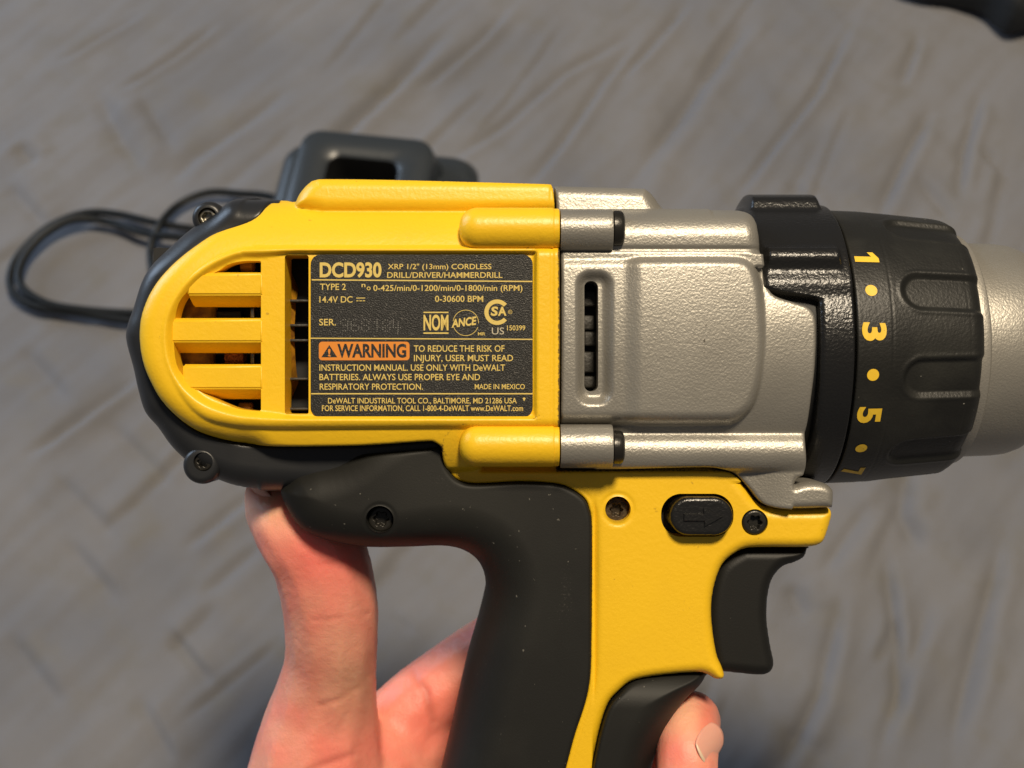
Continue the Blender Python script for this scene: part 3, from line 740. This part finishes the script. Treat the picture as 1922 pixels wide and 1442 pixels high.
# --- trigger
tri = [(1395,1026,14),(1395,1026,14),(1512,1027,14),(1514,1031,15),(1508,1046,15),(1490,1056,15),(1468,1064,15),(1450,1085,15),(1442,1112,15),(1439,1145,15),(1440,1172,15),(1446,1212,15),(1452,1242,15),(1449,1256,15),(1440,1264,15),(1424,1267,15),(1390,1264,15),(1352,1260,15),(1352,1260,15),(1334,1240,15),(1325,1140,15),(1345,1060,15)]
P_tri = outline(tri); S_tri = poly_sdf(P_tri)
hf("trigger", S_tri, lambda x, z: 12.2 + rnd(-S_tri(x, z), 3.0, 3.4), bnds(P_tri), 0.3, YA, M['trigger'], drill, back=(YA, S_tri))

# --- direction button and screws in the yellow shell
btn = hf("direction_button", lambda x, z: pxbox(x, z, 1258, 1377, 934, 1006, 36, 4), lambda x, z: 4.3 + rnd(-pxbox(x, z, 1258, 1377, 934, 1006, 36, 4), 1.0, .9),
         (UX(1250, 4), UX(1385, 4), UZ(1012, 4), UZ(928, 4)), .2, 16, M['collar'], drill)
def arrow():
    P = [(1283, 964), (1320, 964), (1320, 953), (1357, 971), (1322, 990), (1322, 979), (1283, 979)]
    n = len(P); V = [(*U(*p, 4),) for p in P]
    VV = [(a, 4.5, b) for a, b in V] + [(a, 3.85, b) for a, b in V]
    Fc = [tuple(range(n, 2*n))] + [(i, (i+1) % n, n+(i+1) % n, n+i) for i in range(n)]
    me = mesh("arrow_mark", np.array(VV)*MM, Fc)
    bm = bmesh.new(); bm.from_mesh(me); bmesh.ops.recalc_face_normals(bm, faces=bm.faces)
    bmesh.ops.bevel(bm, geom=[e for e in bm.edges if max(v.co.y for v in e.verts) < 4.0*MM], offset=.22*MM, segments=1, affect='EDGES')
    bm.to_mesh(me); bm.free()
    link("arrow_mark", me, M['collar'], btn, smooth=False)
arrow()
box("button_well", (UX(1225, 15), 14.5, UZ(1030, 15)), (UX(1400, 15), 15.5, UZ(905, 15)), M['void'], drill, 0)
screw("shell_screw", 1157, 957, 11.0, 3.05, M['rusty'], drill, .42)
screw("shell_screw", 1417, 981, 8.5, 2.85, M['darkmetal'], drill, .5)

# --- raised lettering on the top of the housing (seen edge-on)
V, Fc = text_mesh("DEWALT", .02, 0, .06)
x0 = UX(760, 25); x1 = UX(960, 25)
V = np.stack([x0+(V[:, 0]-V[:, 0].min())/(np.ptp(V[:, 0]))*(x1-x0), 22+V[:, 1]*14, UZ(341.5, 17)+V[:, 2]*10-.5], 1)
link("raised_lettering", mesh("raised_lettering", V*MM, Fc), M['yellow'], body, smooth=False)

# --- mode collar
RC = 33.7
def lugm(t):
    dg = np.degrees(t)
    return sst(16.5, 21.5, dg)*sst(128, 122, dg)
def xl_col(t): return 68.0 - 12.3*lugm(t)
XR = 75.6
def x_col(u, t):
    xl = xl_col(t)
    uu = np.clip((u-.12)/.80, 0, 1)
    return np.where(u < .12, xl, np.where(u > .92, XR, xl + uu*(XR-xl)))
def r_col(x, u, t):
    dg = np.degrees(t); lm = sst(17, 24, dg)*sst(128, 120, dg)
    r = RC + .2 + .9*lm
    inx = sst(56.2, 57.6, x)*sst(74.0, 72.4, x)
    rid = np.exp(-np.abs((dg-33.5)/4.2)**3.0)*2.3 + np.exp(-np.abs((dg-96)/27)**18)*2.6
    r = r + rid*inx*lm
    xl = xl_col(t)
    r = r - rnd(x-xl, 1.6, 1.2) - rnd(XR-x, .6, .5)
    r = r - .9*np.exp(-((x-(xl+2.4))/.5)**2)*(1-lm)*0
    r = np.where(u < .12, r - (1-u/.12)*6, r); r = np.where(u > .92, r - (u-.92)/.08*3, r)
    return r
col = tube_fn("mode_collar", x_col, r_col, 90, 720, M['collar'], drill, YA, ZA)
lathe_x("spindle_core", [(50, 28), (60, 31.0), (80, 31.0), (100, 27), (118, 20)], M['void'], drill, YA, ZA, 64)

# --- clutch ring
pock = [57, 21, -14, -50, 93, 129, 165, 201, 237, 273]
def x_clu(u, t): return 76.15 + np.clip((u-.04)/.96, 0, 1)*(106.0-76.15) + 0*t
def r_clu(x, u, t):
    r = np.interp(x, [76, 84, 90, 102.5], [33.6, 33.3, 32.7, 31.4])
    r = np.where(x > 102, 31.4 - rnd(106.0-x, 4.0, 3.2), r)
    r = r - .10*np.exp(-((x-84.2)/.18)**2)
    dg = np.degrees(t)
    for pc in pock:
        dt = (dg-pc+180) % 360-180
        a = np.radians(dt)*r; wv = 4.5
        d = np.hypot(np.minimum(x-(86.8+wv), 0), a)-wv
        r = r - 1.0*sst(.3, -1.2, d)*(np.abs(dt) < 25) + .12*np.exp(-((d-.5)/.5)**2)*(np.abs(dt) < 25)
    r = r - rnd(x-76.15, .5, .4)
    r = np.where(u < .04, r-3*(1-u/.04), r)
    return r
clu = tube_fn("clutch_ring", x_clu, r_clu, 120, 900, M['clutch'], drill, YA, ZA)
def wrap_text(name, s, xc, th, hgt, wid, par, bold=.02):
    V, Fc = text_mesh(s, bold)
    if s == '1':
        V = np.array([(.95,0,0),(2.1,0,0),(2.1,4.9,0),(1.25,4.9,0),(0,3.9,0),(0,2.75,0),(.95,3.45,0)]); Fc = [(0,1,2,6),(2,3,4,5,6)]
    a, b = V.min(0), V.max(0)
    up = (V[:, 1]-(a[1]+b[1])/2)/(b[1]-a[1])*hgt; rt = (V[:, 0]-(a[0]+b[0])/2)/max(b[0]-a[0], 1e-6)*wid
    X = xc+up; R = np.interp(X, [76, 84, 90], [33.6, 33.3, 32.7])+.10
    A = math.radians(th) - rt/R
    W = np.stack([X, YA-R*np.cos(A), ZA+R*np.sin(A)], 1)
    me = mesh(name, W*MM, Fc); link(name, me, M['numeral'], par, smooth=False)
def wrap_dot(xc, th, r, par):
    n = 20; V = []
    for k in range(n):
        X = xc+r*math.cos(2*math.pi*k/n); R = float(np.interp(X, [76, 84, 90], [33.6, 33.3, 32.7]))+.10
        A = math.radians(th)+r*math.sin(2*math.pi*k/n)/R
        V.append((X, YA-R*math.cos(A), ZA+R*math.sin(A)))
    link("dot", mesh("dot", np.array(V)*MM, [tuple(range(n))]), M['numeral'], par, smooth=False)
for s, th, wv in (("1", 35.6, 2.6), ("3", 4.2, 3.7), ("5", -28.6, 3.7), ("7", -62.5, 3.7)):
    wrap_text("numeral", s, 79.9, th, 5.5, wv*1.12, clu, .04)
for th in (20.4, -12.2, -45.2): wrap_dot(79.8, th, 1.35, clu)

# --- chuck
lathe_x("chuck_flange", [(105.2, 20), (105.2, 28.3), (106.4, 28.6), (107.6, 28.3), (108.2, 27.4), (108.2, 20)], M['silver_fine'], drill, YA, ZA-.5, 128)
lathe_x("chuck_sleeve", [(107.5, 26.3), (112, 26.3), (117.5, 26.1), (120.5, 25.7), (123, 24.8), (125.2, 23.4), (126.6, 22.0), (127, 20), (127, 18)], M['silver'], drill, YA, ZA-.7, 128)
lathe_x("chuck_nose", [(126, 21.5), (134, 21.5), (152, 19), (158, 15), (158, 5), (150, 4)], M['collar'], drill, YA, ZA-.7, 96)

# ------------------------------------------------------------------ hand
def P3(px, py, y): x, z = U(px, py, y); return np.array([x, y, z])
def chain(pts, step=.15):
    """pts: (px, py, depth, radius) -> dense spheres"""
    Q = np.array([[*P3(a, b, c), r] for a, b, c, r in pts]); out = []
    for i in range(len(Q)-1):
        p0, p1, p2, p3 = Q[max(i-1, 0)], Q[i], Q[i+1], Q[min(i+2, len(Q)-1)]
        L = np.linalg.norm(p2[:3]-p1[:3]); n = max(2, int(L/(step*min(p1[3], p2[3]))))
        for t in np.linspace(0, 1, n, endpoint=False):
            t2, t3 = t*t, t**3
            out.append(.5*((2*p1)+(-p0+p2)*t+(2*p0-5*p1+4*p2-p3)*t2+(-p0+3*p1-3*p2+p3)*t3))
    out.append(Q[-1]); return out
thumb = [(510,930,33,6.8),(530,960,31,9.0),(562,995,27,10.9),(598,1045,29,11.9),(616,1110,32,12.0),(623,1180,36,11.8),(620,1250,42,12.0),(608,1330,48,14.0),(598,1420,52,17.5),(600,1540,58,22),(640,1680,66,26)]
index = [(700,1500,68,17),(735,1420,66,13.5),(765,1345,67,11.2),(850,1275,70,10.6),(945,1208,71,10.2),(1060,1130,70,9.6),(1170,1060,69,9.0),(1260,1000,67,8.4),(1330,955,65,7.4)]
middle = [(740,1560,74,15),(900,1470,76,11),(1060,1440,76,10),(1200,1410,70,9.0),(1276,1390,54,8.2),(1294,1362,36,7.7),(1293,1356,24,7.5),(1290,1398,16,7.5),(1288,1448,13,7.3),(1284,1485,12.5,6.2)]
ringf = [(760,1660,78,15),(920,1610,78,10.8),(1080,1600,77,9.8),(1220,1590,68,9),(1290,1580,48,8.4),(1280,1580,28,7.8),(1240,1600,16,7.0),(1200,1620,13,6.4)]
pinky = [(760,1780,78,14),(920,1750,76,9.6),(1060,1740,74,8.6),(1170,1730,64,7.8),(1220,1730,46,7.2),(1200,1735,28,6.6),(1160,1745,18,6)]
palm1 = [(640,1500,60,19),(690,1440,61,14.5),(735,1420,63,12),(760,1480,66,13),(770,1600,72,18)]
palm2 = [(640,1680,66,26),(700,1800,72,27),(720,1950,74,27),(720,2150,76,26)]
palm3 = [(760,1600,76,19),(740,1800,78,22),(720,1960,78,24)]
web = [(765,1400,68,13),(850,1405,75,12.5),(930,1420,77,11)]
sph = []
for c in (thumb, index, middle, ringf, pinky, palm1, palm2, palm3, web): sph += chain(c)
bm = bmesh.new()
for s in sph:
    bmesh.ops.create_icosphere(bm, subdivisions=2, radius=float(s[3])*1.02, matrix=Matrix.Translation(Vector([float(q) for q in s[:3]])))
me = bpy.data.meshes.new("hand"); bm.to_mesh(me); bm.free()
tmp = bpy.data.objects.new("hand", me); COL.objects.link(tmp)
rm = tmp.modifiers.new("r", 'REMESH'); rm.mode = 'VOXEL'; rm.voxel_size = 0.6
sm = tmp.modifiers.new("s", 'SMOOTH'); sm.iterations = 30; sm.factor = .5
me2 = bpy.data.meshes.new_from_object(tmp.evaluated_get(bpy.context.evaluated_depsgraph_get()))
bpy.data.objects.remove(tmp)
n = len(me2.vertices)
V = np.empty(n*3); me2.vertices.foreach_get("co", V); V = V.reshape(-1, 3)
Nn = np.empty(n*3); me2.vertices.foreach_get("normal", Nn); Nn = Nn.reshape(-1, 3)
# screen-free creases: short grooves lying on the skin, given as 3-D polylines
kpx = F/(D+V[:, 1]); PXv = CX+V[:, 0]*kpx; PYv = CY-V[:, 2]*kpx
def groove(pl, dep, wid):
    A = np.array([P3(*p) for p in pl]); dm = np.full(n, 1e9)
    for i in range(len(A)-1):
        E = A[i+1]-A[i]; t = np.clip(((V-A[i])@E)/(E@E), 0, 1)
        d = np.linalg.norm((V-A[i]-t[:, None]*E)*np.array([1, .25, 1]), axis=1); dm = np.minimum(dm, d)
    return np.exp(-(dm/wid)**2)*dep
front_v = Nn[:, 1] < .25
G = np.zeros(n)
for pl, dep, wid in (([(600,1327,31),(640,1318,30),(670,1298,31),(700,1275,34)], .32, .9), ([(600,1236,32),(650,1232,31)], .16, .6), ([(588,1160,24),(640,1157,24),(690,1150,28)], .25, .7),
                     ([(533,1130,36),(548,1146,29)], .5, .6), ([(532,1160,37),(556,1166,30)], .5, .6), ([(533,1182,38),(560,1180,31)], .5, .6), ([(533,1206,39),(562,1196,32)], .5, .6), ([(534,1230,40),(562,1212,33)], .5, .6),
                     ([(760,1250,60),(800,1300,58),(815,1350,60)], .5, 1.2), ([(600,1060,18),(660,1050,20)], .12, .6), ([(580,1442,36),(660,1420,36),(720,1380,42)], .35, 1.0)):
    G += groove(pl, dep, wid)
G = G*front_v
fine = perlin(V[:, 0]*.9, V[:, 2]*.9+V[:, 1]*.5, 5)*.10 + perlin(V[:, 0]*.25, V[:, 2]*.25+V[:, 1]*.2, 6)*.16
V2 = V + Nn*(fine-G)[:, None]
me2.vertices.foreach_set("co", (V2*MM).ravel()); me2.update()
base = np.array([0.89, 0.375, 0.265]); pink = np.array([0.91, 0.215, 0.170]); pale = np.array([0.88, 0.49, 0.31]); red = np.array([0.78, 0.19, 0.13])
def blob(px, py, rx, ry): return np.exp(-((PXv-px)/rx)**2-((PYv-py)/ry)**2)
nz = perlin(V[:, 0]*.16, V[:, 2]*.16+V[:, 1]*.1, 15)
wp = np.clip(.35+1.3*nz, 0, 1)[:, None]; Cc = base*(1-.5*wp)+pink*.5*wp
def mixc(wt, c):
    global Cc
    wt = np.clip(wt, 0, 1)[:, None]; Cc = Cc*(1-wt)+c*wt
mixc(.9*blob(600, 1050, 90, 70), pink); mixc(.75*blob(500, 950, 55, 45), pale); mixc(.7*blob(655, 1285, 50, 75), pale); mixc(.55*blob(640, 1410, 90, 60), pink)
mixc(.8*blob(800, 1340, 90, 110), red*.5+pink*.5); mixc(.85*blob(1290, 1345, 40, 40), pale); mixc(.75*blob(1330, 1345, 22, 50), red); mixc(.5*blob(1270, 1420, 40, 40), pink)
mixc(np.clip(G*1.0, 0, .55), red*.6)
ca = me2.attributes.new("skin_tone", 'FLOAT_COLOR', 'POINT')
ca.data.foreach_set("color", np.concatenate([Cc, np.ones((n, 1))], 1).astype(np.float32).ravel())
M['skin'] = mat("skin", (0.6, 0.3, 0.2), 0.46, spec=.4, bumps=[(1300, .28, .0003), (2600, .2, .0002)], attr_col="skin_tone", sss=(.35, (1.0, .32, .16), .0045))
hand = link("hand", me2, M['skin'])
hand.matrix_world = FRAME
hand['label'] = "bare left hand gripping the drill from behind with its thumb up under the rear"; hand['category'] = "hand"
M['nail'] = mat("fingernail", (0.84, 0.38, 0.29), 0.34, spec=.5, sss=(.3, (1, .4, .2), .003))
M['nailedge'] = mat("nail_edge", (0.72, 0.56, 0.40), 0.4)
# nail of the finger in front: a curved plate lying on the outer side of the last joint
def nail(name, c, ax_len, ax_wid, out, ln, wd, par):
    L_ = np.array(ax_len, float); L_ /= np.linalg.norm(L_); O_ = np.array(out, float); O_ -= L_*(O_@L_); O_ /= np.linalg.norm(O_); W_ = np.cross(L_, O_)
    Vv, Ff = [], []; nu, nv = 14, 14
    for i in range(nu+1):
        for j in range(nv+1):
            u = i/nu*2-1; v = j/nv*2-1
            su = u*math.sqrt(1-.5*v*v*.8); sv = v*math.sqrt(1-.5*u*u*.7)
            p = np.array(c)+L_*su*ln/2+W_*sv*wd/2-O_*((sv*wd/2)**2*.075+max(-su, 0)**2*.3)
            Vv.append(p)
    for i in range(nu):
        for j in range(nv):
            a = i*(nv+1)+j; Ff.append((a, a+1, a+nv+2, a+nv+1))
    me = mesh(name, np.array(Vv)*MM, Ff)
    bm = bmesh.new(); bm.from_mesh(me)
    r = bmesh.ops.solidify(bm, geom=bm.faces[:], thickness=.35*MM); bmesh.ops.recalc_face_normals(bm, faces=bm.faces); bm.to_mesh(me); bm.free()
    me.materials.append(M['nail']); me.materials.append(M['nailedge'])
    o = link(name, me, None, par)
    # the free edge is paler
    for p in me.polygons:
        if (np.array(p.center)/MM-np.array(c))@L_ > ln*.40: p.material_index = 1
    return o
cn = P3(1337.5, 1397, 10.35)
nail("fingernail", cn, (-.59, -.66, -.436), None, (.66, -.72, .2), 10.0, 7.8, hand)
nail("thumbnail", P3(496, 948, 27), (-.62, 0, .78), None, (-.78, -.25, -.62), 13, 11, hand)

# ------------------------------------------------------------------ charger and cord on the cloth
def rr(hx, hy, r, z, n=8):
    out = []
    for cx, cy, a in ((hx-r, hy-r, 0), (-hx+r, hy-r, 90), (-hx+r, -hy+r, 180), (hx-r, -hy+r, 270)):
        out += [(cx+r*math.cos(math.radians(a+90*k/n)), cy+r*math.sin(math.radians(a+90*k/n)), z) for k in range(n+1)]
    return out
def loft(name, loops, m, parent, cap0=True, cap1=True, off=(0, 0, 0)):
    V, Fc = [], []; n = len(loops[0])
    for lp_ in loops: V += [(p[0]+off[0], p[1]+off[1], p[2]+off[2]) for p in lp_]
    for i in range(len(loops)-1):
        for j in range(n): Fc.append((i*n+j, i*n+(j+1) % n, (i+1)*n+(j+1) % n, (i+1)*n+j))
    if cap0: Fc.append(tuple(range(n-1, -1, -1)))
    if cap1: Fc.append(tuple((len(loops)-1)*n+j for j in range(n)))
    me = mesh(name, np.array(V)*MM, Fc); o = link(name, me, m, parent); sharpen(me, 40); return o
def sh(l, dx=0, dy=0): return [(p[0]+dx, p[1]+dy, p[2]) for p in l]
gp = ground(704, 446)
ch = thing("battery_charger", "dark grey battery charger with an open socket lying on the sheet behind the drill", "charger",
           Matrix.Translation((gp.x, gp.y, 0)) @ Matrix.Rotation(math.radians(-7), 4, 'Z'))
loft("charger_base", [rr(54, 42, 14, 0), rr(56, 44, 14, 4), rr(56, 44, 14, 22), rr(53, 41, 13, 27), rr(48, 38, 12, 29)], M['charger'], ch)
soc = loft("socket_tower", [rr(41, 36, 12, 28), rr(38, 34, 12, 42), rr(36.5, 32.5, 11, 48), rr(33, 29.5, 10, 50), sh(rr(22, 18, 8, 49.5)), sh(rr(19.5, 16, 7, 48))], M['charger'], ch, cap1=False, off=(-4, 2, 0))
loft("socket_cavity", [sh(rr(19.5, 16, 7, 48)), sh(rr(18.5, 15, 7, 40)), sh(rr(18, 14.5, 7, 29.5))], M['void'], soc, cap0=False, off=(-4, 2, 0))  # cavity walls coloured near-black, so its shade is painted in
loft("socket_contact", [rr(9, 3, 1, 30), rr(9, 3, 1, 40), rr(8, 2.4, 1, 42)], M['void'], ch, off=(-10, 4, 0))
loft("status_panel", [rr(12, 14, 5, 20), rr(12, 14, 5, 34), rr(10, 12, 5, 36)], M['charger'], ch, off=(44, 8, 0))
def tube_path(name, pts, r, m, parent=None, inv=None):
    P = np.array(pts, float); Q = []
    for i in range(len(P)-1):
        p0, p1, p2, p3 = P[max(i-1, 0)], P[i], P[i+1], P[min(i+2, len(P)-1)]
        for t in np.linspace(0, 1, 14, endpoint=False):
            t2, t3 = t*t, t**3; Q.append(.5*((2*p1)+(-p0+p2)*t+(2*p0-5*p1+4*p2-p3)*t2+(-p0+3*p1-3*p2+p3)*t3))
    Q.append(P[-1]); Q = np.array(Q); V, Fc = [], []; k = 12
    for i, q in enumerate(Q):
        tg = Q[min(i+1, len(Q)-1)]-Q[max(i-1, 0)]; tg /= np.linalg.norm(tg)
        s = np.cross(tg, [0, 0, 1]); s /= np.linalg.norm(s); uu = np.cross(s, tg)
        V += [q+r*(s*math.cos(2*math.pi*j/k)+uu*math.sin(2*math.pi*j/k)) for j in range(k)]
    for i in range(len(Q)-1):
        for j in range(k): Fc.append((i*k+j, i*k+(j+1) % k, (i+1)*k+(j+1) % k, (i+1)*k+j))
    Fc += [tuple(range(k-1, -1, -1)), tuple((len(Q)-1)*k+j for j in range(k))]
    o = link(name, mesh(name, V, Fc), m, parent)
    if inv is not None: o.matrix_parent_inverse = inv
    return o
def gpt(px, py, z=.0025):
    q = ground(px, py); c = cam.matrix_world.translation; t = (c.z-z)/(c.z-q.z); q = c+(q-c)*t
    return (q.x, q.y, q.z)
path = [(600,400,.012),(510,370,.006),(452,364,.004),(390,362,.0035),(335,385,.0035),(298,425,.0075),(282,470,.0035),(292,520,.0035),(330,560,.0035),(400,590,.0035),(470,600,.0035),
        (420,606,.0035),(330,612,.0035),(255,603,.0035),(150,588,.0035),(60,572,.0035),(20,540,.0035),(28,490,.0035),(72,440,.0035),(120,412,.0035),(170,399,.0035),(225,403,.0035),(290,418,.0045),(350,428,.0040),(450,440,.0035),(560,470,.0035),(620,540,.0035),(560,585,.0035),
        (430,580,.0075),(330,590,.0065),(250,588,.0045),(160,582,.0050),(85,568,.0055),(38,533,.0055),(44,486,.0055),(86,438,.0055),(140,412,.0055),(200,416,.0035),(270,438,.0060),(350,448,.0075),(480,470,.0035),(640,500,.0035),(800,560,.0035)]
bpy.context.view_layer.update()
tube_path("power_cord", [gpt(*p) for p in path], 0.0022, M['cord'], ch, ch.matrix_world.inverted())

# ------------------------------------------------------------------ dark bag at the far right
def bag():
    pts = [(1640,-60),(1672,-2),(1730,6),(1800,16),(1848,28),(1868,58),(1892,74),(1930,60),(2050,40),(2050,-150),(1700,-170)]
    G = [ground(*p) for p in pts]; cx = sum(g.x for g in G)/len(G); cy = sum(g.y for g in G)/len(G)
    loops = []
    for s, z in ((.97, -3), (1.0, 5), (.99, 16), (.93, 24), (.80, 29), (.5, 32), (.2, 33)):
        loops.append([((g.x-cx)*s*1000, (g.y-cy)*s*1000, z) for g in G][::-1])
    t = thing("black_bag", "blurred black soft case lying on the sheet in the far right corner", "bag", Matrix.Translation((cx, cy, 0)))
    o = loft("bag_body", loops, M['bag'], t)
    sub = o.modifiers.new("s", 'SUBSURF'); sub.levels = 1; sub.render_levels = 2
    a = ground(1905, 12); 
    loft("pale_flap", [rr(22, 12, 5, 33.5), rr(22, 12, 5, 36), rr(20, 10, 5, 37)], M['tag'], t, off=((a.x-cx)*1000+12, (a.y-cy)*1000-10, 0))
bag()
